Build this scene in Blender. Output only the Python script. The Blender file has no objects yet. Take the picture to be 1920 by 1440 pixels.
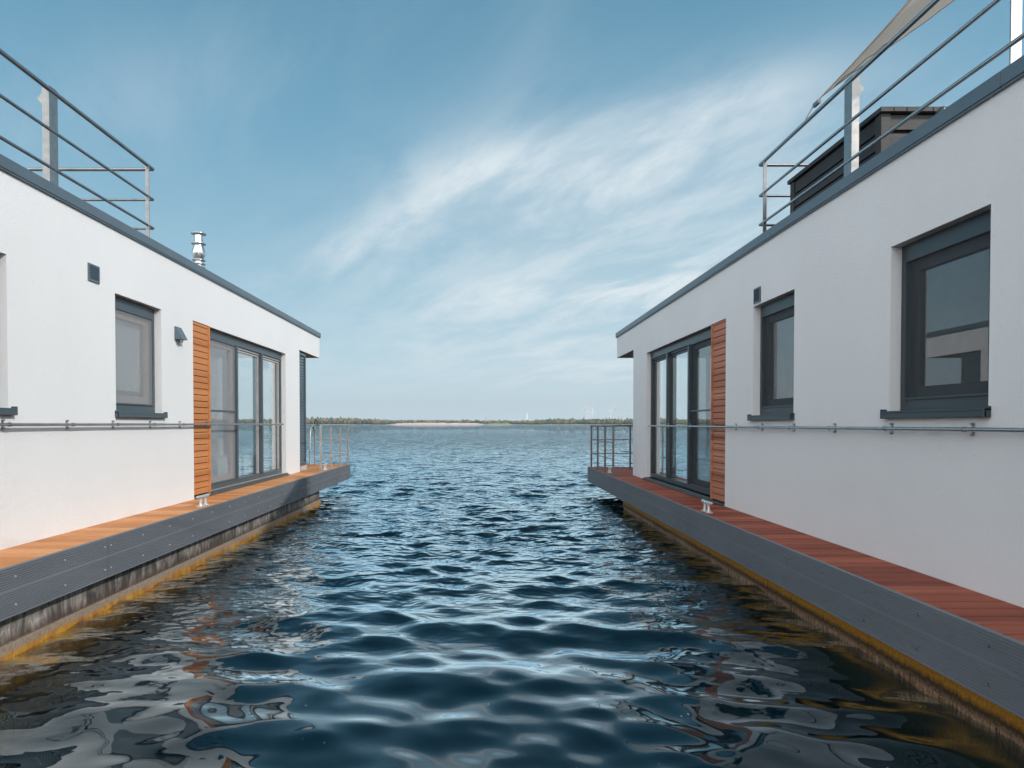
import bpy, bmesh, math, random
import numpy as np
from mathutils import Vector, Matrix, noise as mnoise
R = math.radians
random.seed(7); RNG = np.random.default_rng(11)
sc = bpy.context.scene
COL = sc.collection

# ------------------------------------------------------------------ camera
CAMH = 1.74
cam = bpy.data.cameras.new('camera'); camo = bpy.data.objects.new('camera', cam); COL.objects.link(camo)
camo.location = (0, 0, CAMH); camo.rotation_euler = (R(89.0), 0, 0)
cam.sensor_width = 36; cam.lens = 1200/1920*36
cam.shift_x = 55/1920; cam.shift_y = 96/1920
cam.clip_start = .05; cam.clip_end = 30000
sc.camera = camo

# ------------------------------------------------------------------ sky, sun, exposure
SUNV = Vector((1, -.60, .75)).normalized()
SEL = math.asin(SUNV.z); SAZ = math.atan2(SUNV.x, SUNV.y)
w = bpy.data.worlds.new('World'); sc.world = w; w.use_nodes = True
nt = w.node_tree; N = nt.nodes; L = nt.links; N.clear()
def nd(t, **k):
    n = N.new(t)
    for a, b in k.items(): setattr(n, a, b)
    return n
def mth(op, a, b=None, c=None, clamp=False):
    n = N.new('ShaderNodeMath'); n.operation = op; n.use_clamp = clamp
    for i, v in enumerate((a, b, c)):
        if v is None: continue
        if isinstance(v, (int, float)): n.inputs[i].default_value = v
        else: L.new(v, n.inputs[i])
    return n.outputs[0]
sky = nd('ShaderNodeTexSky', sky_type='NISHITA', sun_disc=False)
sky.sun_elevation = SEL; sky.sun_rotation = SAZ; sky.altitude = 100
sky.air_density = 1.0; sky.dust_density = 1.1; sky.ozone_density = 1.6
tc = nd('ShaderNodeTexCoord'); sep = nd('ShaderNodeSeparateXYZ'); L.new(tc.outputs['Generated'], sep.inputs[0])
X, Y, Z = sep.outputs
Zp = mth('ADD', mth('MAXIMUM', Z, 0), .10)
u = mth('DIVIDE', X, Zp); v = mth('DIVIDE', Y, Zp)
cmb = nd('ShaderNodeCombineXYZ'); L.new(u, cmb.inputs[0]); L.new(v, cmb.inputs[1])
mp0 = nd('ShaderNodeMapping'); L.new(cmb.outputs[0], mp0.inputs[0]); mp0.inputs['Rotation'].default_value = (0, 0, R(60))
mp = nd('ShaderNodeMapping'); L.new(mp0.outputs[0], mp.inputs[0])
mp.inputs['Scale'].default_value = (.50, 1.15, 1); mp.inputs['Location'].default_value = (3.1, 1.7, 0)
n1 = nd('ShaderNodeTexNoise'); L.new(mp.outputs[0], n1.inputs['Vector'])
n1.inputs['Scale'].default_value = 2.1; n1.inputs['Detail'].default_value = 12; n1.inputs['Roughness'].default_value = .66; n1.inputs['Distortion'].default_value = .28
n2 = nd('ShaderNodeTexNoise'); L.new(mp.outputs[0], n2.inputs['Vector'])
n2.inputs['Scale'].default_value = .45; n2.inputs['Detail'].default_value = 4; n2.inputs['Distortion'].default_value = .3
# where the cloud banks stand, as directions on the dome
Yp = mth('MAXIMUM', Y, .05)
ta = mth('DIVIDE', X, Yp); tb = mth('DIVIDE', Z, Yp)
def blob(ca, cb, ra, rb, rot=0.0, amp=1.0):
    da = mth('SUBTRACT', ta, ca); db = mth('SUBTRACT', tb, cb)
    c, s = math.cos(rot), math.sin(rot)
    p = mth('DIVIDE', mth('ADD', mth('MULTIPLY', da, c), mth('MULTIPLY', db, s)), ra)
    q = mth('DIVIDE', mth('SUBTRACT', mth('MULTIPLY', db, c), mth('MULTIPLY', da, s)), rb)
    r2 = mth('ADD', mth('MULTIPLY', p, p), mth('MULTIPLY', q, q))
    return mth('MULTIPLY', mth('POWER', 2.718, mth('MULTIPLY', r2, -1.0)), amp)
bl = [blob(.17, .36, .31, .13, .20, 1.2), blob(-.14, .31, .22, .035, .50, .5), blob(.36, .48, .20, .05, .35, .75),
      blob(.14, .20, .26, .05, .05, .85), blob(.12, .10, .28, .045, 0, .75), blob(.62, .30, .30, .2, .3, .6),
      blob(.08, .60, .30, .05, 1.2, .10), blob(-.5, .5, .4, .10, .3, .12), blob(-.02, .40, .12, .04, .2, .3)]
acc = bl[0]
for b in bl[1:]: acc = mth('ADD', acc, b)
acc = mth('ADD', acc, .045)
c1 = nd('ShaderNodeMapRange', interpolation_type='SMOOTHSTEP'); L.new(n1.outputs[0], c1.inputs[0])
c1.inputs[1].default_value = .36; c1.inputs[2].default_value = .64
c2 = nd('ShaderNodeMapRange', interpolation_type='SMOOTHSTEP'); L.new(n2.outputs[0], c2.inputs[0])
c2.inputs[1].default_value = .30; c2.inputs[2].default_value = .62; c2.inputs[3].default_value = .35
cf = mth('MULTIPLY', mth('MULTIPLY', c1.outputs[0], c2.outputs[0]), acc)
cf = mth('ADD', cf, mth('MULTIPLY', acc, .25))
cf = mth('MULTIPLY', cf, 1.0, clamp=True)
zr_ = nd('ShaderNodeValToRGB'); L.new(Z, zr_.inputs[0]); e = zr_.color_ramp.elements
for k_, (p_, c_) in enumerate(((0, (8.0, 9.8, 10.4)), (.06, (5.9, 7.9, 8.8)), (.2, (3.2, 5.7, 7.1)), (.40, (1.55, 3.95, 5.7)), (.58, (.80, 2.75, 4.3)), (.9, (.6, 2.1, 3.6)))):
    q_ = e[k_] if k_ < 2 else e.new(p_); q_.position = p_; q_.color = c_+(1,)
tint = nd('ShaderNodeMix', data_type='RGBA'); tint.inputs[0].default_value = .88
L.new(sky.outputs[0], tint.inputs[6]); L.new(zr_.outputs[0], tint.inputs[7])
cm = nd('ShaderNodeMix', data_type='RGBA'); L.new(mth('MINIMUM', cf, .85), cm.inputs[0])
L.new(tint.outputs[2], cm.inputs[6]); cm.inputs[7].default_value = (8.2, 8.9, 9.2, 1)
# unseen bright cloud added behind and beside the viewpoint to fill the shaded sides
bk_ = nd('ShaderNodeMapRange', interpolation_type='SMOOTHSTEP'); L.new(Y, bk_.inputs[0]); bk_.inputs[1].default_value = .16; bk_.inputs[2].default_value = -.34
cm2 = nd('ShaderNodeMix', data_type='RGBA'); L.new(mth('MULTIPLY', bk_.outputs[0], mth('ADD', mth('MULTIPLY', c1.outputs[0], .45), .5)), cm2.inputs[0])
L.new(cm.outputs[2], cm2.inputs[6]); cm2.inputs[7].default_value = (25, 25, 25, 1); cm = cm2
bg = nd('ShaderNodeBackground'); bg.inputs[1].default_value = .10
L.new(cm.outputs[2], bg.inputs[0])
wo = nd('ShaderNodeOutputWorld'); L.new(bg.outputs[0], wo.inputs[0])

sl = bpy.data.lights.new('sun', 'SUN'); sl.energy = 2.55; sl.angle = R(.53); sl.color = (1, .96, .90)
so = bpy.data.objects.new('sun', sl); COL.objects.link(so)
so.rotation_euler = SUNV.to_track_quat('Z', 'Y').to_euler(); so.location = (30, -20, 30)
sc.view_settings.view_transform = 'Standard'; sc.view_settings.look = 'None'
sc.view_settings.exposure = 0; sc.view_settings.gamma = 1
sc.cycles.max_bounces = 10; sc.cycles.transparent_max_bounces = 24; sc.cycles.sample_clamp_indirect = 6
sc.cycles.caustics_reflective = False; sc.cycles.caustics_refractive = False

# ------------------------------------------------------------------ materials
M = {}
class Mat:
    def __init__(s, name):
        m = bpy.data.materials.new(name); m.use_nodes = True; s.m = m; s.t = m.node_tree
        s.N = s.t.nodes; s.L = s.t.links; s.N.clear()
        s.out = s.N.new('ShaderNodeOutputMaterial'); M[name] = m
    def n(s, t, ins=None, **k):
        x = s.N.new(t)
        for a, b in k.items(): setattr(x, a, b)
        for a, b in (ins or {}).items(): s.set(x.inputs[a], b)
        return x
    def set(s, inp, v):
        if hasattr(v, 'is_linked') or isinstance(v, bpy.types.NodeSocket): s.L.new(v, inp)
        else:
            if isinstance(v, tuple) and len(v) == 3 and inp.type == 'RGBA': v = v + (1,)
            inp.default_value = v
    def coord(s, scale=(1, 1, 1), rot=(0, 0, 0)):
        g = s.n('ShaderNodeNewGeometry'); 
        mp = s.n('ShaderNodeMapping', {'Vector': g.outputs['Position'], 'Scale': scale, 'Rotation': rot}); return mp.outputs[0]
    def noise(s, vec, scale, detail=4, rough=.5, dist=0):
        return s.n('ShaderNodeTexNoise', {'Vector': vec, 'Scale': scale, 'Detail': detail, 'Roughness': rough, 'Distortion': dist}).outputs[0]
    def ramp(s, f, stops):
        r = s.n('ShaderNodeValToRGB', {'Fac': f}); e = r.color_ramp.elements
        while len(e) < len(stops): e.new(.5)
        for q, (p, c) in zip(e, stops): q.position = p; q.color = c + (1,) if len(c) == 3 else c
        return r.outputs[0]
    def rng(s, f, a, b, c=0., d=1., smooth=False):
        return s.n('ShaderNodeMapRange', {0: f, 1: a, 2: b, 3: c, 4: d}, interpolation_type='SMOOTHSTEP' if smooth else 'LINEAR').outputs[0]
    def mix(s, f, a, b, mode='MIX'):
        x = s.n('ShaderNodeMix', {0: f, 6: a, 7: b}, data_type='RGBA', blend_type=mode); return x.outputs[2]
    def math(s, op, a, b=0.):
        return s.n('ShaderNodeMath', {0: a, 1: b}, operation=op).outputs[0]
    def bump(s, h, strength, dist):
        return s.n('ShaderNodeBump', {'Height': h, 'Strength': strength, 'Distance': dist}).outputs[0]
    def pr(s, **k):
        p = s.n('ShaderNodeBsdfPrincipled', {a.replace('_', ' '): b for a, b in k.items()})
        s.L.new(p.outputs[0], s.out.inputs[0]); return p
def simple(name, col, rough, metal=0., var=.12, nscale=6., bump=.0, bscale=200., spec=.5):
    q = Mat(name); c = q.coord(); f = q.noise(c, nscale, 5, .6)
    lo = tuple(x*(1-var) for x in col); hi = tuple(min(1, x*(1+var)) for x in col)
    colr = q.ramp(f, [(.3, lo), (.7, hi)])
    k = dict(Base_Color=colr, Metallic=metal, Roughness=q.rng(f, .3, .7, rough*.88, min(1, rough*1.12)), Specular_IOR_Level=spec)
    if bump: k['Normal'] = q.bump(q.noise(c, bscale, 3, .6), .6, bump)
    q.pr(**k); return q.m

def stucco(name, col):
    q = Mat(name); c = q.coord()
    big = q.noise(q.coord((.5, .5, .25)), 1.4, 6, .62); fine = q.noise(c, 260, 3, .7); mid = q.noise(c, 95, 2, .6)
    lo = tuple(x*.95 for x in col)
    cr = q.ramp(big, [(.3, lo), (.65, col)])
    pit = q.ramp(q.noise(c, 55, 2, .5), [(.25, (.72,)*3), (.31, (1,)*3)])
    h = q.math('ADD', fine, mid)
    q.pr(Base_Color=q.mix(.5, cr, q.mix(1., cr, pit, 'MULTIPLY')), Roughness=.9, Specular_IOR_Level=.25, Normal=q.bump(h, .8, .0045))
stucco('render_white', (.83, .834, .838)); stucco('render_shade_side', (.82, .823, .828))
simple('soffit_grey', (.52, .48, .45), .85)
simple('anthracite', (.058, .08, .095), .34, nscale=3, spec=.6)
simple('anthracite_dark', (.025, .03, .034), .45)
simple('coping_metal', (.082, .118, .148), .36, nscale=2.0, spec=.7)
simple('steel', (.33, .325, .32), .36, metal=1., var=.18, nscale=14)
simple('steel_polished', (.47, .47, .465), .24, metal=1., var=.1, nscale=20)
simple('galvanised', (.50, .47, .44), .45, metal=.75, var=.15, nscale=10)
simple('steel_dark', (.20, .19, .185), .45, metal=.6)
simple('flue_steel', (.66, .66, .65), .22, metal=1., var=.1, nscale=20)
simple('cleat_alu', (.66, .65, .63), .42, metal=.6, var=.1, nscale=30)
simple('black_gap', (.012, .012, .012), .9)
simple('interior_white', (.72, .74, .73), .8)
simple('interior_floor', (.46, .40, .33), .45)
simple('furniture_pale', (.78, .88, .87), .8)
simple('sash_grey', (.42, .41, .40), .5); simple('blind_cloth', (.82, .84, .86), .9)
simple('curtain', (.74, .76, .76), .9)
simple('roof_grey', (.16, .16, .16), .9, bump=.003, bscale=80)
simple('black_tube', (.02, .028, .03), .35)
simple('pale_speck', (.62, .58, .48), .8)
simple('reed_dry', (.42, .30, .18), .8)
simple('turbine_white', (.62, .62, .63), .5)
simple('silo_white', (.78, .80, .80), .6)
simple('pylon_grey', (.35, .37, .38), .6)
simple('gravel_bed', (.035, .045, .03), .95, nscale=1.5, var=.4)

def wood_slats(name, cols, pitch=.0843):
    q = Mat(name); g = q.n('ShaderNodeNewGeometry'); s = q.n('ShaderNodeSeparateXYZ', {0: g.outputs['Position']})
    rid = q.n('ShaderNodeObjectInfo')
    k = q.math('FLOOR', q.math('DIVIDE', s.outputs[2], pitch))
    wn = q.n('ShaderNodeTexWhiteNoise', {'W': k}, noise_dimensions='1D')
    grain = q.noise(q.coord((60, 1.2, 55)), 1.6, 6, .65, .6)
    f = q.math('ADD', q.math('MULTIPLY', wn.outputs[0], .72), q.math('MULTIPLY', grain, .42))
    q.pr(Base_Color=q.ramp(f, [(.15, cols[0]), (.5, cols[1]), (.95, cols[2])]), Roughness=.55, Specular_IOR_Level=.35, Normal=q.bump(grain, .35, .0015))
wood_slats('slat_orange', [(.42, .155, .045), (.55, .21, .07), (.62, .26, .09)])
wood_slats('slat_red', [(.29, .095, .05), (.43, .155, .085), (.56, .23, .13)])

def decking(name, cols, pitch=.15):
    q = Mat(name); g = q.n('ShaderNodeNewGeometry'); s = q.n('ShaderNodeSeparateXYZ', {0: g.outputs['Position']})
    k = q.math('FLOOR', q.math('DIVIDE', q.math('ADD', s.outputs[1], 1.5), pitch))
    wn = q.n('ShaderNodeTexWhiteNoise', {'W': k}, noise_dimensions='1D')
    gr = q.noise(q.coord((1.6, 60, 40)), 2.2, 6, .65)
    blot = q.noise(q.coord(), 3.2, 5, .6)
    f = q.math('ADD', q.math('MULTIPLY', wn.outputs[0], .62), q.math('ADD', q.math('MULTIPLY', gr, .4), q.math('MULTIPLY', blot, .28)))
    groove = q.math('SINE', q.math('MULTIPLY', s.outputs[1], 2*math.pi/.0125))
    q.pr(Base_Color=q.ramp(f, [(.25, cols[0]), (.55, cols[1]), (.9, cols[2])]), Roughness=.62, Specular_IOR_Level=.3,
         Normal=q.bump(q.math('ADD', groove, q.math('MULTIPLY', gr, .8)), .55, .0022))
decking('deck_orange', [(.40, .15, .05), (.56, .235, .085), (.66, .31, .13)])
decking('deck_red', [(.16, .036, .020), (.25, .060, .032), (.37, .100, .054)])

def wpc(name, col):
    q = Mat(name); c = q.coord((1, .35, 1)); f = q.noise(c, 2.5, 6, .65); g = q.noise(q.coord(), 320, 2, .6)
    ff = q.math('ADD', q.math('MULTIPLY', f, .6), q.math('MULTIPLY', g, .4))
    q.pr(Base_Color=q.ramp(ff, [(.3, tuple(x*.82 for x in col)), (.68, tuple(x*1.15 for x in col))]), Roughness=.7, Specular_IOR_Level=.35, Normal=q.bump(g, .3, .001))
wpc('wpc_grey', (.155, .17, .19))

# hull of the left boat: dark dirt with pale run marks, pale concrete lip, algae under the waterline
q = Mat('hull_stained'); g = q.n('ShaderNodeNewGeometry'); s = q.n('ShaderNodeSeparateXYZ', {0: g.outputs['Position']}); z = s.outputs[2]
st = q.noise(q.coord((1, 4.6, 1.5)), 1.6, 8, .70, 1.1); st2 = q.noise(q.coord((1, 1, 1)), 2.2, 4, .6); f2 = q.noise(q.coord(), 40, 5, .7)
ragged = q.math('ADD', z, q.math('MULTIPLY', q.math('SUBTRACT', q.noise(q.coord((1, 9, 2)), 1.5, 6, .7), .5), .16))
dirt = q.ramp(q.math('ADD', q.math('MULTIPLY', st, .72), q.math('MULTIPLY', st2, .34)), [(.38, (.025, .022, .021)), (.49, (.075, .064, .058)), (.56, (.20, .175, .155)), (.68, (.50, .47, .43))])
low = q.ramp(q.math('ADD', q.math('MULTIPLY', st, .5), q.math('MULTIPLY', f2, .5)), [(.35, (.035, .018, .012)), (.6, (.11, .07, .055))])
lip = q.ramp(f2, [(.3, (.20, .15, .11)), (.7, (.36, .29, .22))])
alg = q.ramp(q.noise(q.coord(), 9, 6, .7), [(.3, (.20, .065, .008)), (.5, (.42, .17, .015)), (.7, (.58, .31, .03))])
c = q.mix(q.rng(ragged, .17, .25), low, dirt)
c = q.mix(q.rng(z, .170, .174), lip, c)
c = q.mix(q.rng(q.math('ADD', z, q.math('MULTIPLY', q.math('SUBTRACT', st2, .5), .07)), .085, .135), alg, c)
q.pr(Base_Color=c, Roughness=.75, Normal=q.bump(f2, .5, .004))
# hull of the right boat: brown growth hanging below a yellow band
q = Mat('hull_algae'); g = q.n('ShaderNodeNewGeometry'); s = q.n('ShaderNodeSeparateXYZ', {0: g.outputs['Position']}); z = s.outputs[2]
st = q.noise(q.coord((1, 22, 1.6)), 1.4, 7, .72, .3); f2 = q.noise(q.coord(), 60, 5, .7); bb = q.noise(q.coord(), 1.3, 4, .6)
zz = q.math('ADD', z, q.math('MULTIPLY', q.math('SUBTRACT', st, .5), .16))
yel = q.ramp(f2, [(.3, (.30, .12, .01)), (.7, (.70, .34, .03))])
brn = q.ramp(q.math('ADD', q.math('MULTIPLY', st, .6), q.math('MULTIPLY', f2, .4)), [(.38, (.035, .018, .008)), (.48, (.22, .12, .06)), (.62, (.55, .37, .25))])
drk = q.mix(q.rng(q.math('ADD', zz, q.math('MULTIPLY', q.math('SUBTRACT', bb, .5), .08)), .10, .145), brn, (.05, .026, .007))
c = q.mix(q.rng(q.math('ADD', z, q.math('MULTIPLY', q.math('SUBTRACT', st, .5), .08)), .15, .19), drk, yel)
c = q.mix(q.rng(z, .0, .09), (.13, .08, .03), c)
q.pr(Base_Color=c, Roughness=.8, Normal=q.bump(q.math('ADD', f2, st), .6, .006))

# glass, insect screen
def two_sided_ior(q, n):      # same reflectance seen from either side of a thin sheet
    g = q.n('ShaderNodeNewGeometry'); return q.rng(g.outputs['Backfacing'], 0, 1, n, 1/n)
q = Mat('glass'); fr = q.n('ShaderNodeFresnel', {'IOR': two_sided_ior(q, 1.52)})
gl = q.n('ShaderNodeBsdfGlossy', {'Color': (1, 1, 1), 'Roughness': .0}); tr = q.n('ShaderNodeBsdfTransparent', {'Color': (.88, .95, .94)})
fb = q.math('SUBTRACT', 1., q.math('POWER', q.math('SUBTRACT', 1., fr.outputs[0]), 5.5)); fb = q.n('ShaderNodeMath', {0: fb, 1: .93}, operation='MINIMUM').outputs[0]
mx = q.n('ShaderNodeMixShader', {0: fb, 1: tr.outputs[0], 2: gl.outputs[0]}); q.L.new(mx.outputs[0], q.out.inputs[0])
for nm_, cl_, al_ in (('mesh_sunlit', (.34, .34, .355), .50), ('mesh_shaded', (.10, .115, .125), .33)):  # sun and shade put into the mesh colour, one copy per boat
    q = Mat(nm_); df = q.n('ShaderNodeBsdfDiffuse', {'Color': cl_}); tr = q.n('ShaderNodeBsdfTransparent', {'Color': (1, 1, 1)})
    wv = q.noise(q.coord((1, .7, .5)), .9, 2, .5, .5)
    mx = q.n('ShaderNodeMixShader', {0: q.rng(wv, .3, .7, al_-.03, al_+.03), 1: tr.outputs[0], 2: df.outputs[0]}); q.L.new(mx.outputs[0], q.out.inputs[0])
simple('anthracite_shaded', (.030, .046, .056), .34, nscale=3, spec=.55)  # anthracite copy with the right boat's shade put into its colour
# shade sail cloth
q = Mat('sail_cloth'); f = q.noise(q.coord(), 2.5, 4); fw = q.noise(q.coord(), 300, 2)
df = q.n('ShaderNodeBsdfDiffuse', {'Color': q.ramp(f, [(.3, (.48, .43, .38)), (.7, (.60, .54, .48))])})
tl = q.n('ShaderNodeBsdfTranslucent', {'Color': (.86, .80, .74)})
mx = q.n('ShaderNodeMixShader', {0: .68, 1: df.outputs[0], 2: tl.outputs[0]}); q.L.new(mx.outputs[0], q.out.inputs[0])
simple('sail_hem', (.30, .20, .14), .8)
# blackened timber
q = Mat('black_timber'); gr = q.noise(q.coord((3, 3, 50)), 1.5, 7, .7, .4); bl_ = q.noise(q.coord(), 2.5, 4)
q.pr(Base_Color=q.ramp(q.math('ADD', q.math('MULTIPLY', gr, .6), q.math('MULTIPLY', bl_, .4)), [(.3, (.012, .013, .015)), (.7, (.048, .046, .045))]), Roughness=.6, Normal=q.bump(gr, .6, .003))
# far shore
q = Mat('shore_ground'); at = q.noise(q.coord((.01, .01, .01)), 1.0, 5, .6)
q.pr(Base_Color=q.ramp(at, [(.3, (.16, .14, .10)), (.7, (.28, .24, .19))]), Roughness=1.)
simple('sand_pink', (.55, .40, .34), 1., nscale=.05); simple('meadow_yellow', (.24, .23, .09), 1., nscale=.05)
q = Mat('wood_foliage'); at = q.n('ShaderNodeVertexColor', layer_name='Col'); nn = q.noise(q.coord((.25, .25, .25)), 1.3, 5, .7)
q.pr(Base_Color=q.mix(1., at.outputs[0], q.ramp(nn, [(.3, (.55, .55, .55)), (.7, (1.3, 1.3, 1.3))]), 'MULTIPLY'), Roughness=1., Specular_IOR_Level=.1)

# water: real surface reflection, clear body that swallows light with depth
q = Mat('lake_water'); g = q.n('ShaderNodeNewGeometry'); P = g.outputs['Position']
ln = q.n('ShaderNodeVectorMath', {0: P}, operation='LENGTH').outputs['Value']
b1 = q.noise(q.coord((.8, 1.5, 1), (0, 0, R(-7))), 1.0, 4, .6, .3); b2 = q.noise(q.coord((.85, 1.35, 1), (0, 0, R(8))), 3.3, 2.2, .55, .25)
k1 = q.rng(ln, 14, 60, 0, 1.0, True); k2 = q.rng(ln, 3.2, 10.5, .0, 1., True)
h = q.math('ADD', q.math('MULTIPLY', q.math('MULTIPLY', b1, k1), 1.0), q.math('MULTIPLY', q.math('MULTIPLY', b2, k2), .23))
nb = q.bump(h, 1.0, .5)
fr = q.n('ShaderNodeFresnel', {'IOR': two_sided_ior(q, 1.34), 'Normal': nb}); gl = q.n('ShaderNodeBsdfGlossy', {'Color': (.84, .95, 1), 'Roughness': .008, 'Normal': nb})
tr = q.n('ShaderNodeBsdfTransparent', {'Color': (.95, .97, .97)}); df = q.n('ShaderNodeBsdfDiffuse', {'Color': (.001, .030, .048)})
body = q.n('ShaderNodeMixShader', {0: .28, 1: tr.outputs[0], 2: df.outputs[0]})
fk = q.n('ShaderNodeMath', {0: q.math('MULTIPLY', fr.outputs[0], q.math('ADD', 1.15, q.math('MULTIPLY', fr.outputs[0], 9.0))), 1: .95}, operation='MINIMUM').outputs[0]
mx = q.n('ShaderNodeMixShader', {0: fk, 1: body.outputs[0], 2: gl.outputs[0]}); q.L.new(mx.outputs[0], q.out.inputs[0])
va = q.n('ShaderNodeVolumeAbsorption', {'Color': (.64, .68, .36), 'Density': 2.4}); q.L.new(va.outputs[0], q.out.inputs[1])

# ------------------------------------------------------------------ mesh helpers
def setp(o, label=None, cat=None, group=None, kind=None):
    if label: o['label'] = label
    if cat: o['category'] = cat
    if group: o['group'] = group
    if kind: o['kind'] = kind
    return o
ORG = {}
def empty(name, loc):
    o = bpy.data.objects.new(name, None); COL.objects.link(o); o.location = loc; ORG[o.name] = Vector(loc); o.empty_display_size = .3
    return o
class MB:
    def __init__(s): s.v = []; s.f = []; s.mi = []; s.sm = []
    def add(s, vs, fs, mi=0, smooth=False):
        b = len(s.v); s.v += [tuple(p) for p in vs]
        for f in fs: s.f.append(tuple(b+i for i in f)); s.mi.append(mi); s.sm.append(smooth)
        return s
    def box(s, x0, x1, y0, y1, z0, z1, mi=0):
        x0, x1 = sorted((x0, x1)); y0, y1 = sorted((y0, y1)); z0, z1 = sorted((z0, z1))
        return s.add([(x0,y0,z0),(x1,y0,z0),(x1,y1,z0),(x0,y1,z0),(x0,y0,z1),(x1,y0,z1),(x1,y1,z1),(x0,y1,z1)],
                     [(0,3,2,1),(4,5,6,7),(0,1,5,4),(1,2,6,5),(2,3,7,6),(3,0,4,7)], mi)
    def tube(s, pts, r, n=12, mi=0, caps=True, radii=None):
        pts = [Vector(p) for p in pts]; rings = []
        T = [(pts[min(i+1, len(pts)-1)]-pts[max(i-1, 0)]).normalized() for i in range(len(pts))]
        a = T[0].orthogonal().normalized()
        for i, p in enumerate(pts):
            a = (a - T[i]*a.dot(T[i])).normalized(); b = T[i].cross(a); rr = radii[i] if radii else r
            rings.append([p + (a*math.cos(2*math.pi*k/n) + b*math.sin(2*math.pi*k/n))*rr for k in range(n)])
        vs = [q for rg in rings for q in rg]; fs = []
        for i in range(len(pts)-1):
            for k in range(n): fs.append((i*n+k, i*n+(k+1) % n, (i+1)*n+(k+1) % n, (i+1)*n+k))
        s.add(vs, fs, mi, True)
        if caps:
            s.add(rings[0], [tuple(range(n))[::-1]], mi); s.add(rings[-1], [tuple(range(n))], mi)
        return s
    def lathe(s, c, prof, n=28, mi=0):
        vs = []; fs = []
        for (r, z) in prof:
            for k in range(n): vs.append((c[0]+r*math.cos(2*math.pi*k/n), c[1]+r*math.sin(2*math.pi*k/n), c[2]+z))
        for i in range(len(prof)-1):
            for k in range(n): fs.append((i*n+k, i*n+(k+1) % n, (i+1)*n+(k+1) % n, (i+1)*n+k))
        s.add(vs, fs, mi, True); m = len(prof)
        s.add(vs[:n], [tuple(range(n))[::-1]], mi); s.add(vs[-n:], [tuple(range(n))], mi); return s
    def build(s, name, mats, parent=None, bevel=0., pivot=None):
        a = np.array(s.v, dtype=float); c = (a.min(0)+a.max(0))/2
        if pivot == 'base': c[2] = a[:, 2].min()
        c = Vector(c)
        me = bpy.data.meshes.new(name); me.from_pydata([tuple(Vector(p)-c) for p in s.v], [], s.f); me.update()
        if isinstance(mats, str): mats = [mats]
        for m in mats: me.materials.append(M[m])
        me.polygons.foreach_set('material_index', s.mi); me.polygons.foreach_set('use_smooth', s.sm)
        o = bpy.data.objects.new(name, me); COL.objects.link(o)
        if parent:
            o.parent = parent; o.location = c - ORG[parent.name]
        else: o.location = c
        ORG[o.name] = c
        if bevel:
            b = o.modifiers.new('bevel', 'BEVEL'); b.width = bevel; b.segments = 2; b.limit_method = 'ANGLE'
        return o

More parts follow.
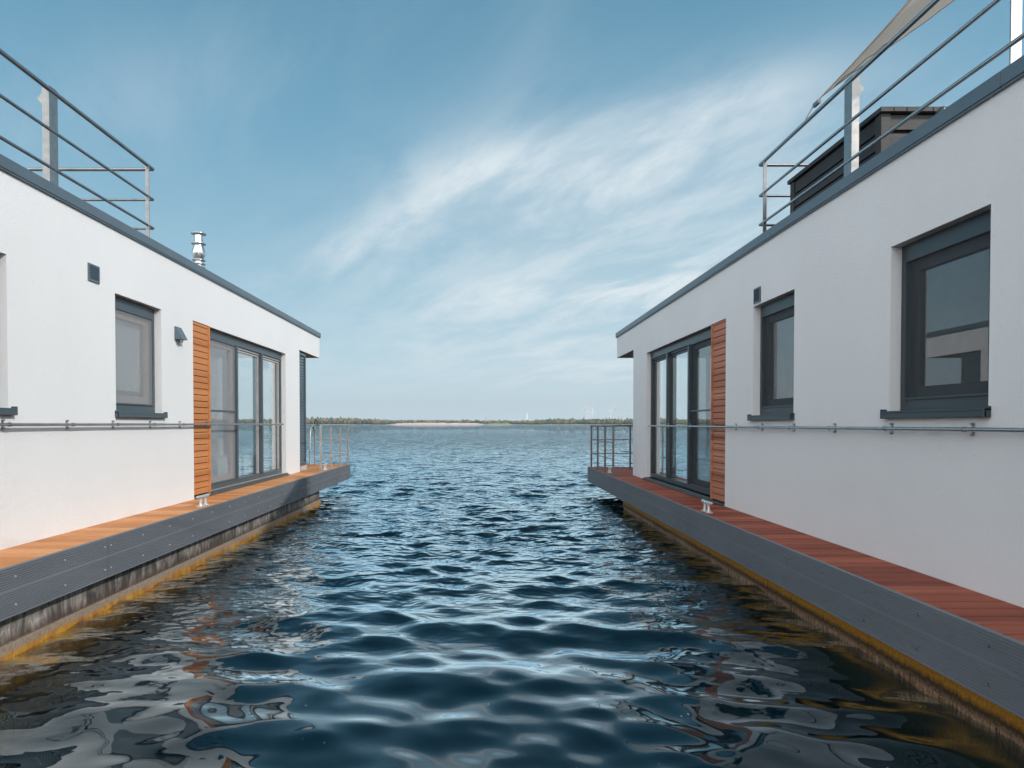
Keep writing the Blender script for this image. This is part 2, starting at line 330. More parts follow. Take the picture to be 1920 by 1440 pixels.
# ------------------------------------------------------------------ ground sheet, lake and waves
def build_water():
    cx, cy = 0., -2.6
    th = np.concatenate([np.arange(-64, 64, .19), np.arange(64, 296, 3.0)]); th = np.radians(90 - th)   # clockwise from +Y
    r = [1.6]
    while r[-1] < 2600: r.append(r[-1]*(1.0036 if r[-1] < 60 else 1.0085 if r[-1] < 500 else 1.03))
    r = np.array(r); RR, TT = np.meshgrid(r, th, indexing='ij')
    x = cx + RR*np.cos(TT); y = cy + RR*np.sin(TT); cell = RR*.0036 + np.where(np.abs(TT-np.pi/2) > R(64.5), RR*.05, 0)
    z = np.full_like(x, .075); dx = np.zeros_like(x); dy = np.zeros_like(x)
    near = np.clip((np.hypot(x, y-0)-3.6)/7.5, 0, 1); near = near*near*(3-2*near)
    patch = np.zeros_like(x)
    for k in range(14):       # slow gusts: patches of rougher and smoother water
        a = RNG.uniform(0, 2*np.pi); l = RNG.uniform(3, 14)
        patch += np.sin((x*np.cos(a)+y*np.sin(a))*2*np.pi/l + RNG.uniform(0, 6.28))
    patch = np.clip(.5+patch/7, 0.12, 1.3)
    lee = np.clip((np.abs(x)-1.0)/1.3, 0, 1); lee = 1-.38*lee*lee*(3-2*lee)*np.clip((17-y)/4, 0, 1)
    for k in range(240):
        lam = math.exp(RNG.uniform(math.log(.085), math.log(1.9)))
        spread = .34 if lam > .6 else .50
        a = math.radians(-98) + RNG.normal(0, spread)
        kx, ky = math.cos(a)*2*math.pi/lam, math.sin(a)*2*math.pi/lam; ph = RNG.uniform(0, 6.283)
        slope = WS*(.015 if lam > 1.1 else .022 if lam > .6 else .029 if lam > .3 else .031)
        amp = slope*lam/(2*math.pi)
        fade = np.clip((lam/cell-3.5)/4, 0, 1)
        w_ = fade
        if lam < .5:
            t = (.5-lam)/.415; w_ = w_*((1-t)+t*(.17+.83*near))*(1-t*.8+t*.8*patch)
        else: w_ = w_*(.66+.34*near)
        if lam < 1.1: w_ = w_*lee
        arg = kx*x+ky*y+ph
        z += amp*w_*np.sin(arg); c = amp*w_*np.cos(arg)*.85
        dx += c*math.cos(a); dy += c*math.sin(a)
    x = x+dx; y = y+dy
    nr, nt_ = x.shape
    V = np.stack([x, y, z], -1).reshape(-1, 3)
    i, j = np.meshgrid(np.arange(nr-1), np.arange(nt_), indexing='ij'); j2 = (j+1) % nt_
    F = np.stack([i*nt_+j, i*nt_+j2, (i+1)*nt_+j2, (i+1)*nt_+j], -1).reshape(-1, 4)[:, ::-1]
    nv = len(V); D = -5.0
    ring = V[(nr-1)*nt_:].copy(); ring[:, 2] = D
    inner = V[:nt_].copy(); 
    V = np.concatenate([V, ring, [[cx, cy, .075], [cx, cy, D]]]); c0 = nv+nt_; c1 = c0+1
    jj = np.arange(nt_); jn = (jj+1) % nt_
    side = np.stack([(nr-1)*nt_+jj, (nr-1)*nt_+jn, nv+jn, nv+jj], -1)[:, ::-1]
    tri_top = np.stack([np.full(nt_, c0), jn, jj], -1); tri_bot = np.stack([nv+jj, nv+jn, np.full(nt_, c1)], -1)
    me = bpy.data.meshes.new('lake_water')
    nq = len(F)+len(side); ntr = 2*nt_
    me.vertices.add(len(V)); me.vertices.foreach_set('co', V.ravel())
    loops = np.concatenate([F.ravel(), side.ravel(), tri_top.ravel(), tri_bot.ravel()])
    tot = np.concatenate([np.full(nq, 4), np.full(ntr, 3)]); st_ = np.concatenate([[0], np.cumsum(tot)[:-1]])
    me.loops.add(len(loops)); me.loops.foreach_set('vertex_index', loops)
    me.polygons.add(len(tot)); me.polygons.foreach_set('loop_start', st_); 
    mi = np.zeros(len(tot), int); mi[len(F):nq] = 1; mi[-nt_:] = 1
    me.materials.append(M['lake_water']); me.materials.append(M['gravel_bed'])
    me.polygons.foreach_set('material_index', mi); me.polygons.foreach_set('use_smooth', np.ones(len(tot), bool))
    me.update(calc_edges=True); me.validate()
    bm = bmesh.new(); bm.from_mesh(me); bmesh.ops.recalc_face_normals(bm, faces=bm.faces); bm.to_mesh(me); bm.free()
    o = bpy.data.objects.new('water', me); COL.objects.link(o); setp(o, kind='structure')
    # specks floating on the surface
    P3 = np.stack([x, y, z], -1).reshape(-1, 3); ok = np.nonzero((P3[:, 1] > 2.6) & (P3[:, 1] < 9) & (np.abs(P3[:, 0]) < 3.2) & (RNG.random(len(P3)) < .6))[0]
    pick = RNG.choice(ok, 420, replace=False); sm_ = MB()
    for i_ in pick:
        p = P3[i_]; r_ = RNG.uniform(.0008, .0028); a_ = RNG.uniform(0, 3.1); ca_, sa_ = math.cos(a_)*r_, math.sin(a_)*r_
        if RNG.random() < .12: ca_ *= 3.5; sa_ *= 3.5
        zz = p[2]+.0015
        sm_.add([(p[0]-ca_, p[1]-sa_, zz), (p[0]+sa_*.4, p[1]-ca_*.4, zz), (p[0]+ca_, p[1]+sa_, zz), (p[0]-sa_*.4, p[1]+ca_*.4, zz), (p[0], p[1], zz+r_*.6)], [(0, 1, 4), (1, 2, 4), (2, 3, 4), (3, 0, 4)])
    f_ = sm_.build('floating_specks', 'pale_speck'); setp(f_, 'tiny pale specks of pollen and debris floating on the near water', 'debris', kind='stuff')
WS = 1.0; HAZE = 1.25e-4

build_water()

# far shore: land ring with a bank, sheet on to the horizon
SHR = 1650.
def shore():
    me = MB(); n = 360; rad = [(SHR-60, -5.5), (SHR-8, -.4), (SHR, .25), (SHR+14, 1.2), (SHR+60, 2.2), (SHR+700, 4.5), (7000, 4)]
    vs = []
    for k, (r, z) in enumerate(rad):
        for j in range(n):
            a = 2*math.pi*j/n; wob = 14*mnoise.noise(Vector((math.cos(a)*9, math.sin(a)*9, 3.3))) if 0 < k < 5 else 0
            vs.append(((r+wob)*math.sin(a), (r+wob)*math.cos(a), z))
    fs = [(i*n+j, i*n+(j+1) % n, (i+1)*n+(j+1) % n, (i+1)*n+j) for i in range(len(rad)-1) for j in range(n)]
    me.add(vs, fs, 0, True)
    o = me.build('ground', 'shore_ground'); setp(o, kind='structure')
shore()
def dirxy(px, r): a = math.atan((px-905)/1200); return r*math.sin(a), r*math.cos(a)
def strip(name, mat, pa, pb, r, h, label_kind='structure', d=25):
    me = MB(); n = 40; vs = []
    for j in range(n+1):
        px = pa+(pb-pa)*j/n; t = j/n; e = min(1, min(t, 1-t)*7); hh = h*e*(.72+.35*mnoise.noise(Vector((px*.09, 1.7, r))))
        for dr, z in ((-3, .15), (0, .3+hh*.45), (d*.35, .4+hh), (d, .4+hh*.9), (d+2, -.5)):
            x, y = dirxy(px, r+dr); vs.append((x, y, z))
    fs = [(j*5+i, (j+1)*5+i, (j+1)*5+i+1, j*5+i+1) for j in range(n) for i in range(4)]
    me.add(vs, fs, 0, True); o = me.build(name, mat); setp(o, kind=label_kind); return o
strip('sand_bank', 'sand_pink', 726, 914, SHR-32, 5.4)
strip('meadow', 'meadow_yellow', 908, 962, SHR-38, 4.4)

def woodland():
    bm0 = bmesh.new(); bmesh.ops.create_icosphere(bm0, subdivisions=1, radius=1)
    bv = np.array([v.co[:] for v in bm0.verts]); bf = np.array([[v.index for v in f.verts] for f in bm0.faces]); bm0.free()
    pal = [(.055, .075, .04), (.075, .09, .05), (.13, .11, .075), (.17, .14, .10), (.10, .115, .05), (.045, .06, .045), (.20, .17, .11), (.15, .16, .06)]
    V = []; F = []; C = []; off = 0
    def edge_h(px):   # tree-top height of the wood along the shore, metres
        h = 11.5
        h += 7.5*math.exp(-((px-625)/95)**2) + 1.5*math.exp(-((px-430)/120)**2)
        h += 3.6/(1+math.exp(-(px-1010)/12)) + 1.5*math.exp(-((px-1120)/80)**2)
        if 760 < px < 900: h += 1.2
        return h
    for row, (dr, cnt) in enumerate(((12, 1500), (45, 1500), (110, 1400))):
        for k in range(cnt):
            a = R(-66) + R(132)*(k+RNG.uniform(-.4, .4))/cnt
            px = 905+1200*math.tan(a); rr = SHR+dr+RNG.uniform(-10, 16)
            top = edge_h(px)*(.62 if row == 0 else .84 if row == 1 else 1.0)*RNG.uniform(.8, 1.08)
            if 760 < px < 930 and row == 0: top *= .55
            cxx, cyy = rr*math.sin(a), rr*math.cos(a); wv_ = RNG.uniform(3.0, 6.0)
            sp = RNG.integers(0, 8); conif = RNG.random() < .3
            if px > 985 and RNG.random() < .4: sp = RNG.choice([1, 4, 7])
            elif px < 985 and RNG.random() < .45: sp = RNG.choice([2, 3, 6])
            vv = bv*np.array([wv_*(.6 if conif else 1), wv_*(.6 if conif else 1), top*.5]) * (1+RNG.normal(0, .16, (len(bv), 1)))
            if conif: t = (bv[:, 2:3]+1)/2; vv[:, :2] *= (1.25-t*1.1)
            V.append(vv+np.array([cxx, cyy, 1.0+top*.5])); F.append(bf+off); off += len(bv)
            c = np.array(pal[0 if conif and sp not in (5,) else sp])*RNG.uniform(.75, 1.3); C.append(np.tile(np.append(c, 1), (len(bv), 1)))
    V = np.concatenate(V); F = np.concatenate(F); C = np.concatenate(C)
    me = bpy.data.meshes.new('far_woodland'); me.from_pydata(V.tolist(), [], F.tolist()); me.update()
    ca = me.color_attributes.new('Col', 'FLOAT_COLOR', 'POINT'); ca.data.foreach_set('color', C.ravel())
    me.materials.append(M['wood_foliage'])
    o = bpy.data.objects.new('far_woodland', me); COL.objects.link(o)
    setp(o, 'low mixed green and brown woodland lining the far lake shore', 'woodland', kind='stuff')
woodland()

# wind turbines far behind the wood
TURB = [(1097, 765, 12.0, 20, 'leftmost turbine of the left pair, blades half turned, tall above the wood'),
        (1104.5, 765, 12.5, 75, 'tall turbine of the left group with one blade pointing up right'),
        (1101, 772, 7.0, 40, 'short far turbine between the two tall left ones'),
        (1110.5, 771, 8.5, 0, 'shorter turbine on the right edge of the left group'),
        (1144.5, 771.5, 7.5, 55, 'short far turbine at the left edge of the middle group'),
        (1149, 760.5, 11.5, 100, 'tallest turbine, in the middle group'),
        (1153.5, 763, 11.0, 30, 'tall turbine of the middle group, just right of the tallest'),
        (1177.5, 769.5, 11.0, 0, 'lone turbine nearest to the right houseboat wall')]
for (px, py, bl_px, rot, lab) in TURB:
    dist = 1200*56/bl_px; dist = min(dist, 8600); a = math.atan((px-905)/1200); dd = dist/math.cos(a)*1.0
    x, y = (px-905)/1200*dist, dist; hub = CAMH+(795-py)/1200*dist; bln = bl_px/1200*dist; zb = 0
    t = empty('wind_turbine', (x, y, zb)); setp(t, 'white wind turbine: '+lab, 'wind turbine', 'wind turbines beyond the wood')
    MB().tube([(x, y, zb), (x, y, hub-2)], 3, 10, radii=[5.0, 3.2]).build('tower', 'turbine_white', t)
    MB().box(x-2.2, x+2.2, y-5, y+7, hub-2.2, hub+2.2).build('nacelle', 'turbine_white', t, .3)
    for k in range(3):
        an = R(rot+120*k); d = Vector((math.sin(an), 0, math.cos(an))); p = Vector((d.z, 0, -d.x)); c0 = Vector((x, y-6.5, hub)); b = MB(); vs = []
        for (s_, w_, th) in ((0, 2.2, 1.6), (.18, 4.0, 1.2), (.6, 2.8, .7), (1, 1.3, .3)):
            for (a1, b1) in ((-1, -1), (1, -1), (1, 1), (-1, 1)): vs.append(c0+d*(bln*s_)+p*(w_*a1)+Vector((0, th*b1, 0)))
        fs = [(i*4+j, i*4+(j+1) % 4, (i+1)*4+(j+1) % 4, (i+1)*4+j) for i in range(3) for j in range(4)]+[(3, 2, 1, 0), (12, 13, 14, 15)]
        b.add(vs, fs).build('blade', 'turbine_white', t)
x, y = (987.3-905)/1200*4500, 4500
MB().lathe((x, y, 0), [(9, 0), (8, 30), (7.2, 68), (7.6, 76)], 16).build('silo_tower', 'silo_white', pivot='base')
setp(bpy.data.objects['silo_tower'], 'small white round tower above the trees in the middle of the far shore', 'tower')
for px in (911, 1166):
    x, y = (px-905)/1200*5200, 5200; t = MB(); hh = 62
    for sx in (-1, 1): t.tube([(x+5*sx, y, 0), (x+1*sx, y, hh)], .8, 5)
    for zz in (38, 47, 56): t.box(x-9+(zz-38)*.2, x+9-(zz-38)*.2, y-.6, y+.6, zz, zz+1.2)
    for zz in range(6, 60, 9): t.tube([(x-5+4*zz/62, y, zz), (x+5-4*(zz+9)/62, y, zz+9)], .5, 4)
    o = t.build('power_pylon', 'pylon_grey', pivot='base')
    setp(o, 'faint grey lattice pylon over the trees, '+('above the sand bank' if px < 1000 else 'between the wind turbines on the right'), 'pylon', 'power pylons beyond the wood')

# ------------------------------------------------------------------ the houseboats
Y0, YW, YR, YD = -2.0, 13.4, 15.05, 15.9
ZC0, ZC1 = 3.775, 3.872        # coping
def houseboat(s, P):
    XW, XE, XH, DZ = P['xw'], P['xe'], P['xh'], P['dz']
    W = 5.2
    def x(v): return s*v          # v: distance from the middle of the channel
    hb = empty('houseboat', (x(XW+W/2), 6.5, 0)); setp(hb, P['label'], 'houseboat', 'houseboats either side of the channel')
    def part(mb, name, mat, parent=None, bevel=0.): return mb.build(name, mat, parent or hb, bevel)
    # wall with its openings
    WIN, (d0, d1), PAN, ZT = P['win'], P['door'], P['panel'], P['zt']
    op = [(a, b, P['zs'], ZT, .22) for a, b in WIN] + [(d0, d1, DZ+.03, ZT, .22), (PAN[0], PAN[1], DZ+.02, ZT+.005, .03)]
    ys = sorted({Y0, YW, YR} | {v for o in op for v in o[:2]}); zs = sorted({DZ, 3.29, ZC0+.01} | {v for o in op for v in o[2:4]})
    wb = MB(); X0 = x(XW)
    for i in range(len(ys)-1):
        for j in range(len(zs)-1):
            yc, zc = (ys[i]+ys[i+1])/2, (zs[j]+zs[j+1])/2
            if yc > YW and zc < 3.29: continue
            if any(o[0] < yc < o[1] and o[2] < zc < o[3] for o in op): continue
            wb.add([(X0, ys[i], zs[j]), (X0, ys[i+1], zs[j]), (X0, ys[i+1], zs[j+1]), (X0, ys[i], zs[j+1])], [(0, 1, 2, 3)])
    for (a, b, z0, z1, dep) in op:
        Xi = x(XW+dep)
        for (p, q_) in (((a, z0), (a, z1)), ((b, z0), (b, z1)), ((a, z1), (b, z1)), ((a, z0), (b, z0))):
            wb.add([(X0, p[0], p[1]), (X0, q_[0], q_[1]), (Xi, q_[0], q_[1]), (Xi, p[0], p[1])], [(0, 1, 2, 3)])
    XB = x(XW+W)
    wb.add([(X0, YR, 3.29), (XB, YR, 3.29), (XB, YR, ZC0), (X0, YR, ZC0)], [(0, 1, 2, 3)])
    wb.add([(X0, Y0, DZ), (XB, Y0, DZ), (XB, Y0, ZC0), (X0, Y0, ZC0)], [(0, 1, 2, 3)])
    wb.add([(XB, Y0, DZ), (XB, YW, DZ), (XB, YW, ZC0), (XB, Y0, ZC0)], [(0, 1, 2, 3)])
    wb.add([(XB, YW, 3.29), (XB, YR, 3.29), (XB, YR, ZC0), (XB, YW, ZC0)], [(0, 1, 2, 3)])
    for (xa, xb_) in ((XW, XW+.45), (XW+W-.45, XW+W)):
        wb.add([(x(xa), YW, DZ), (x(xb_), YW, DZ), (x(xb_), YW, 3.29), (x(xa), YW, 3.29)], [(0, 1, 2, 3)])
    part(wb, 'wall', P['wallmat'])
    so_ = MB(); so_.add([(X0, YW, 3.289), (XB, YW, 3.289), (XB, YR, 3.289), (X0, YR, 3.289)], [(0, 1, 2, 3)])
    part(so_, 'soffit', 'soffit_grey')
    rf = MB(); rf.box(x(XW+.05), x(XW+W-.05), Y0+.05, YR-.05, 3.62, 3.70); part(rf, 'roof', 'roof_grey')
    # coping in lengths
    seams = P['seams']; cy = [Y0-.02]+seams+[YR+.03]
    for a, b in zip(cy[:-1], cy[1:]):
        c = MB(); c.box(x(XW-.028), x(XW+.16), a+.0015, b-.0015, ZC0, ZC1); c.box(x(XW-.022), x(XW-.002), a+.0015, b-.0015, ZC0-.016, ZC0)
        part(c, 'roof_coping', 'coping_metal', bevel=.004)
    c = MB(); c.box(x(XW+.16), x(XW+W+.03), YR-.13, YR+.03, ZC0, ZC1-.002); c.box(x(XW+W-.16), x(XW+W+.03), Y0, YR-.13, ZC0, ZC1-.002); c.box(x(XW+.16), x(XW+W-.16), Y0-.02, Y0+.14, ZC0, ZC1-.002)
    part(c, 'roof_coping', 'coping_metal')
    # rooms
    it = MB(); xa, xb_ = XW+.26, XW+W-.1
    def quad(m, pts, mi=0): m.add(pts, [(0, 1, 2, 3)], mi)
    quad(it, [(x(XW+.02), Y0, DZ+.05), (x(xb_), Y0, DZ+.05), (x(xb_), YW-.05, DZ+.05), (x(XW+.02), YW-.05, DZ+.05)], 1)
    quad(it, [(x(XW+.02), Y0, ZT+.12), (x(xb_), Y0, ZT+.12), (x(xb_), YW-.05, ZT+.12), (x(XW+.02), YW-.05, ZT+.12)])
    quad(it, [(x(xb_), Y0, DZ), (x(xb_), YW, DZ), (x(xb_), YW, ZT+.12), (x(xb_), Y0, ZT+.12)])
    for yy in (5.75, 8.25): quad(it, [(x(xa), yy, DZ), (x(xb_), yy, DZ), (x(xb_), yy, ZT+.12), (x(xa), yy, ZT+.12)])
    part(it, 'interior', ['interior_white', 'interior_floor'])
    fu = MB(); fu.box(x(XW+.50), x(XW+1.35), d0+.1, d1-.15, DZ+.06, DZ+.42); fu.box(x(XW+1.1), x(XW+1.35), d0+.2, d1-.25, DZ+.38, DZ+.72)
    part(fu, 'sofa', 'furniture_pale', bevel=.04)
    cu = MB(); vs = []; n = 60; ya, yb = d1-.62, d1-.12
    for k in range(n+1):
        t = k/n; vs += [(x(XW+.30+.028*math.sin(t*46)), ya+(yb-ya)*t, DZ+.07), (x(XW+.30+.022*math.sin(t*46+.3)), ya+(yb-ya)*t, ZT+.05)]
    cu.add(vs, [(2*k, 2*k+2, 2*k+3, 2*k+1) for k in range(n)], 0, True); part(cu, 'curtain', 'curtain')
    if s < 0:
        cu = MB(); vs = []; ya, yb = d0+.10, d0+.98
        for k in range(n+1):
            t = k/n; vs += [(x(XW+.30+.022*math.sin(t*60)), ya+(yb-ya)*t, DZ+.45), (x(XW+.30+.018*math.sin(t*60+.3)), ya+(yb-ya)*t, ZT+.05)]
        cu.add(vs, [(2*k, 2*k+2, 2*k+3, 2*k+1) for k in range(n)], 0, True); part(cu, 'curtain', 'blind_cloth')
    # end glazing under the overhang
    eg = MB(); ea, eb = x(XW+.45), x(XW+W-.45)
    lo, hi = sorted((ea, eb)); eg.box(lo, hi, YW-.10, YW-.02, DZ, DZ+.08); eg.box(lo, hi, YW-.10, YW-.02, 3.2, 3.288)
    for k in range(5):
        xm = lo+.03+(hi-lo-.06)*k/4; eg.box(xm-.03, xm+.03, YW-.10, YW-.02, DZ+.08, 3.2)
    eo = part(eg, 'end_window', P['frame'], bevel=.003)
    gp = MB(); gp.add([(lo, YW-.06, DZ+.08), (hi, YW-.06, DZ+.08), (hi, YW-.06, 3.2), (lo, YW-.06, 3.2)], [(0, 1, 2, 3)]); gp.build('pane', 'glass', eo)
    # windows
    def window(a, b, z0, z1):
        f = MB(); r0, r1 = XW+.082, XW+.15
        fw = .07; head = .135; foot = .10
        f.box(x(r0), x(r1), a, a+fw, z0, z1); f.box(x(r0), x(r1), b-fw, b, z0, z1)
        f.box(x(r0-.006), x(r1), a+fw, b-fw, z1-head, z1); f.box(x(r0), x(r1), a+fw, b-fw, z0, z0+foot)
        # sash behind
        g0, g1 = XW+.115, XW+.165; sa, sb, s0, s1 = a+fw-.01, b-fw+.01, z0+foot-.01, z1-head+.01; sw = .095
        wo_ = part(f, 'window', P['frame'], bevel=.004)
        f2 = MB(); f2.box(x(g0), x(g1), sa, sa+sw, s0, s1); f2.box(x(g0), x(g1), sb-sw, sb, s0, s1); f2.box(x(g0), x(g1), sa+sw, sb-sw, s0, s0+sw); f2.box(x(g0), x(g1), sa+sw, sb-sw, s1-sw, s1)
        f2.build('sash', P['sash'], wo_, .004)
        gl_ = MB(); xg = x(XW+.14); gl_.add([(xg, sa+sw, s0+sw), (xg, sb-sw, s0+sw), (xg, sb-sw, s1-sw), (xg, sa+sw, s1-sw)], [(0, 1, 2, 3)]); gl_.build('pane', 'glass', wo_)
        if s < 0: MB().box(x(XW+.185), x(XW+.187), sa+.03, sb-.03, s0+.16, s1-.03).build('added_blind', 'blind_cloth', wo_)  # pale sheet added behind the glass to lighten the pane
        sc_ = MB(); xs = XW+.079; q0, q1, w0, w1 = a+fw-.012, b-fw+.012, z0+foot-.012, z1-head+.012; t = .016
        sc_.box(x(xs-.012), x(xs+.004), q0, q0+t, w0, w1); sc_.box(x(xs-.012), x(xs+.004), q1-t, q1, w0, w1); sc_.box(x(xs-.012), x(xs+.004), q0+t, q1-t, w0, w0+t); sc_.box(x(xs-.012), x(xs+.004), q0+t, q1-t, w1-t, w1)
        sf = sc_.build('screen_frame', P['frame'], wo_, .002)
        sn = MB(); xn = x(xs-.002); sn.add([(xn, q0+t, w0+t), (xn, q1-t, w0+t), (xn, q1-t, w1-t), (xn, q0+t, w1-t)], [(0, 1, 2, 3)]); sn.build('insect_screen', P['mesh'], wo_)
        sl_ = MB(); sl_.box(x(XW-.045), x(XW+.09), a-.025, b+.04, z0-.012, z0+.004); sl_.box(x(XW-.045), x(XW-.030), a-.025, b+.04, z0-.052, z0-.012)
        for yy in (a-.025, b+.028): sl_.box(x(XW-.048), x(XW+.0), yy, yy+.014, z0-.054, z0+.018)
        sl_.build('sill', P['frame'], wo_, .003)
    for a, b in WIN: window(a, b, P['zs'], ZT)
    # glazed door: three panes, one with an insect screen
    f = MB(); r0, r1 = XW+.082, XW+.155; z0, z1 = DZ+.03, ZT; head = .125; foot = .10; fw = .055
    pit = (d1-d0)/3; mm = [d0, d0+pit, d0+2*pit, d1]
    f.box(x(r0), x(r1), d0, d0+fw, z0, z1); f.box(x(r0), x(r1), d1-fw, d1, z0, z1)
    f.box(x(r0-.006), x(r1), d0+fw, d1-fw, z1-head, z1); f.box(x(r0), x(r1), d0+fw, d1-fw, z0, z0+foot)
    for m_ in mm[1:3]: f.box(x(r0-.03), x(r1), m_-.03, m_+.03, z0+foot, z1-head)
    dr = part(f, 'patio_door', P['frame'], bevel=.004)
    hd = MB()
    for k in (1, 2):
        a, b = mm[k]+.031, (mm[k+1]-.031 if k < 2 else d1-fw-.001)
        hd.box(x(XW+.10), x(XW+.15), a, b, z1-head-.035, z1-head-.002); hd.box(x(XW+.115), x(XW+.15), a, b, z1-head-.075, z1-head-.045)
        hd.box(x(XW+.115), x(XW+.15), b-.03, b, z0+foot, z1-head-.075); hd.box(x(XW+.115), x(XW+.15), a, a+.02, z0+foot, z1-head-.075)
    hd.build('blind_box', P['sash'], dr, .003)
    a, b = d0+fw, mm[1]-.03; sw = .10; s0, s1 = z0+foot, z1-head
    f2 = MB(); g0, g1 = XW+.112, XW+.16
    f2.box(x(g0), x(g1), a, a+sw, s0, s1); f2.box(x(g0), x(g1), b-sw, b, s0, s1); f2.box(x(g0), x(g1), a+sw, b-sw, s0, s0+sw); f2.box(x(g0), x(g1), a+sw, b-sw, s1-sw, s1)
    f2.build('sash', P['sash'], dr, .004)
    for k in range(3):
        a, b = mm[k]+.03, mm[k+1]-.03; xg = x(XW+.135); g_ = MB()
        g_.add([(xg, a, s0), (xg, b, s0), (xg, b, s1), (xg, a, s1)], [(0, 1, 2, 3)]); g_.build('pane', 'glass', dr)
    a, b = d0+fw, mm[1]-.03; xs = XW+.078; t = .018; zm = P['zbar']; sc_ = MB()
    for (p0, p1, p2, p3) in ((a, a+t, s0, s1), (b-t, b, s0, s1), (a+t, b-t, s0, s0+t), (a+t, b-t, s1-t, s1), (a+t, b-t, zm, zm+.022)): sc_.box(x(xs-.010), x(xs+.006), p0, p1, p2, p3)
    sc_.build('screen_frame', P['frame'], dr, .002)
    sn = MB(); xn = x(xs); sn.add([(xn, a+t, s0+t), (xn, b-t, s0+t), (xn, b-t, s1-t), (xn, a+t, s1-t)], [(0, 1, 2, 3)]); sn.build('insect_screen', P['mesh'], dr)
    th = MB(); th.box(x(XW-.05), x(XW+.10), PAN[0]+.01, d1+.07, DZ+.004, DZ+.028); th.box(x(XW-.03), x(XW+.10), PAN[1], d1+.02, DZ+.028, DZ+.05)
    th.build('threshold', P['thr'], dr, .003)
    # wood cladding panel beside the door
    cl = MB(); zc = DZ+.05; pitch = .0843; k = 0
    while zc < ZT-.01:
        zt_ = min(zc+pitch-.009, ZT-.004); cl.box(x(XW+.004), x(XW+.024), PAN[0]+.004, PAN[1]-.052, zc, zt_); zc += pitch
    cl.box(x(XW-.012), x(XW+.10), PAN[1]-.048, PAN[1]-.012, DZ+.035, ZT-.006)
    co = part(cl, 'cladding_panel', P['slat'], bevel=.002)
    bk = MB(); bk.box(x(XW+.026), x(XW+.029), PAN[0]+.002, PAN[1]-.05, DZ+.035, ZT); bk.build('backing', 'black_gap', co)
    # vent grille
    (va, vb, vz0, vz1) = P['vent']; g_ = MB(); x0_ = XW-.012
    g_.box(x(x0_), x(XW+.001), va, va+.018, vz0, vz1); g_.box(x(x0_), x(XW+.001), vb-.018, vb, vz0, vz1); g_.box(x(x0_), x(XW+.001), va+.018, vb-.018, vz0, vz0+.018); g_.box(x(x0_), x(XW+.001), va+.018, vb-.018, vz1-.018, vz1)
    nl = 8
    for k in range(nl):
        zc = vz0+.024+(vz1-vz0-.05)*k/(nl-1)
        g_.add([(x(XW-.012), va+.018, zc-.007), (x(XW-.012), vb-.018, zc-.007), (x(XW-.004), vb-.018, zc+.009), (x(XW-.004), va+.018, zc+.009)], [(0, 1, 2, 3)])
    vo = part(g_, 'vent_grille', P['thin']); MB().box(x(XW-.0005), x(XW-.002), va+.018, vb-.018, vz0+.018, vz1-.018).build('backing', 'black_gap', vo)
    if P['lamp']:
        ya, yb, z0_, z1_ = P['lamp']; l_ = MB()
        l_.add([(x(XW), ya, z0_), (x(XW), yb, z0_), (x(XW), yb, z1_), (x(XW), ya, z1_), (x(XW-.10), ya, z0_+.01), (x(XW-.10), yb, z0_+.01), (x(XW-.018), yb, z1_), (x(XW-.018), ya, z1_)],
               [(4, 5, 6, 7), (0, 4, 7, 3), (1, 2, 6, 5), (3, 7, 6, 2), (0, 1, 5, 4)])
        lo_ = part(l_, 'wall_light', P['thin'], bevel=.002)
        MB().lathe((x(XW-.05), (ya+yb)/2, z0_-.03), [(.018, 0), (.022, .02), (.022, .04)], 12).build('sensor', 'steel', lo_)
    # handrail along the wall
    zr = P['zr']; XR = XW-.058; rr = .0138
    m = MB(); m.tube([(x(XR), Y0, zr), (x(XR), P['rend'], zr)], rr, 14); ro = part(m, 'wall_rail', 'steel_polished')
    for yc in P['clamps']:
        b_ = MB(); b_.tube([(x(XR), yc-.010, zr), (x(XR), yc+.010, zr)], rr+.004, 14); b_.tube([(x(XR), yc, zr), (x(XW-.003), yc, zr)], .008, 8)
        b_.box(x(XW-.006), x(XW), yc-.011, yc+.011, zr-.040, zr+.040); b_.tube([(x(XW-.022), yc, zr-.036), (x(XW), yc, zr-.036)], .006, 8); b_.tube([(x(XW-.022), yc, zr+.036), (x(XW), yc, zr+.036)], .006, 8)
        b_.build('bracket', 'steel', ro)
    # side deck and end terrace
    dk = MB(); yb = Y0; k = 0
    while yb < YD-.02:
        y1_ = min(yb+.15-P['gap'], YD)
        xe = XW+.02 if (yb+.07) < YW else XW+W
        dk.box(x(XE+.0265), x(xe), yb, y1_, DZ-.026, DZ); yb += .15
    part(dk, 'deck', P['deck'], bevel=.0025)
    sub = MB(); sub.box(x(XE+.0262), x(XW+W), Y0, YD-.02, DZ-.20, DZ-.030); part(sub, 'deck_frame', 'black_gap')
    # edge boards: grooved profile, two rows of screws
    jn = P['joints']; jy = [Y0]+jn+[YD+.012]; zb = P['zskirt']; H = DZ+.006-zb
    prof = [(0, zb)]; n = 20
    for k in range(n):
        za = zb+.006+(H-.018)*k/n; zb_ = zb+.006+(H-.018)*(k+1)/n; gz = zb_-za
        flat = k in (n//2,)
        prof += [(0, za), (0, za+gz*.5), (P['groove'] if not flat else .0, za+gz*.56), (P['groove'] if not flat else .0, zb_-.0005)]
    prof += [(0, zb+H-.010), (.002, zb+H-.002), (.006, zb+H), (.024, zb+H), (.024, zb)]
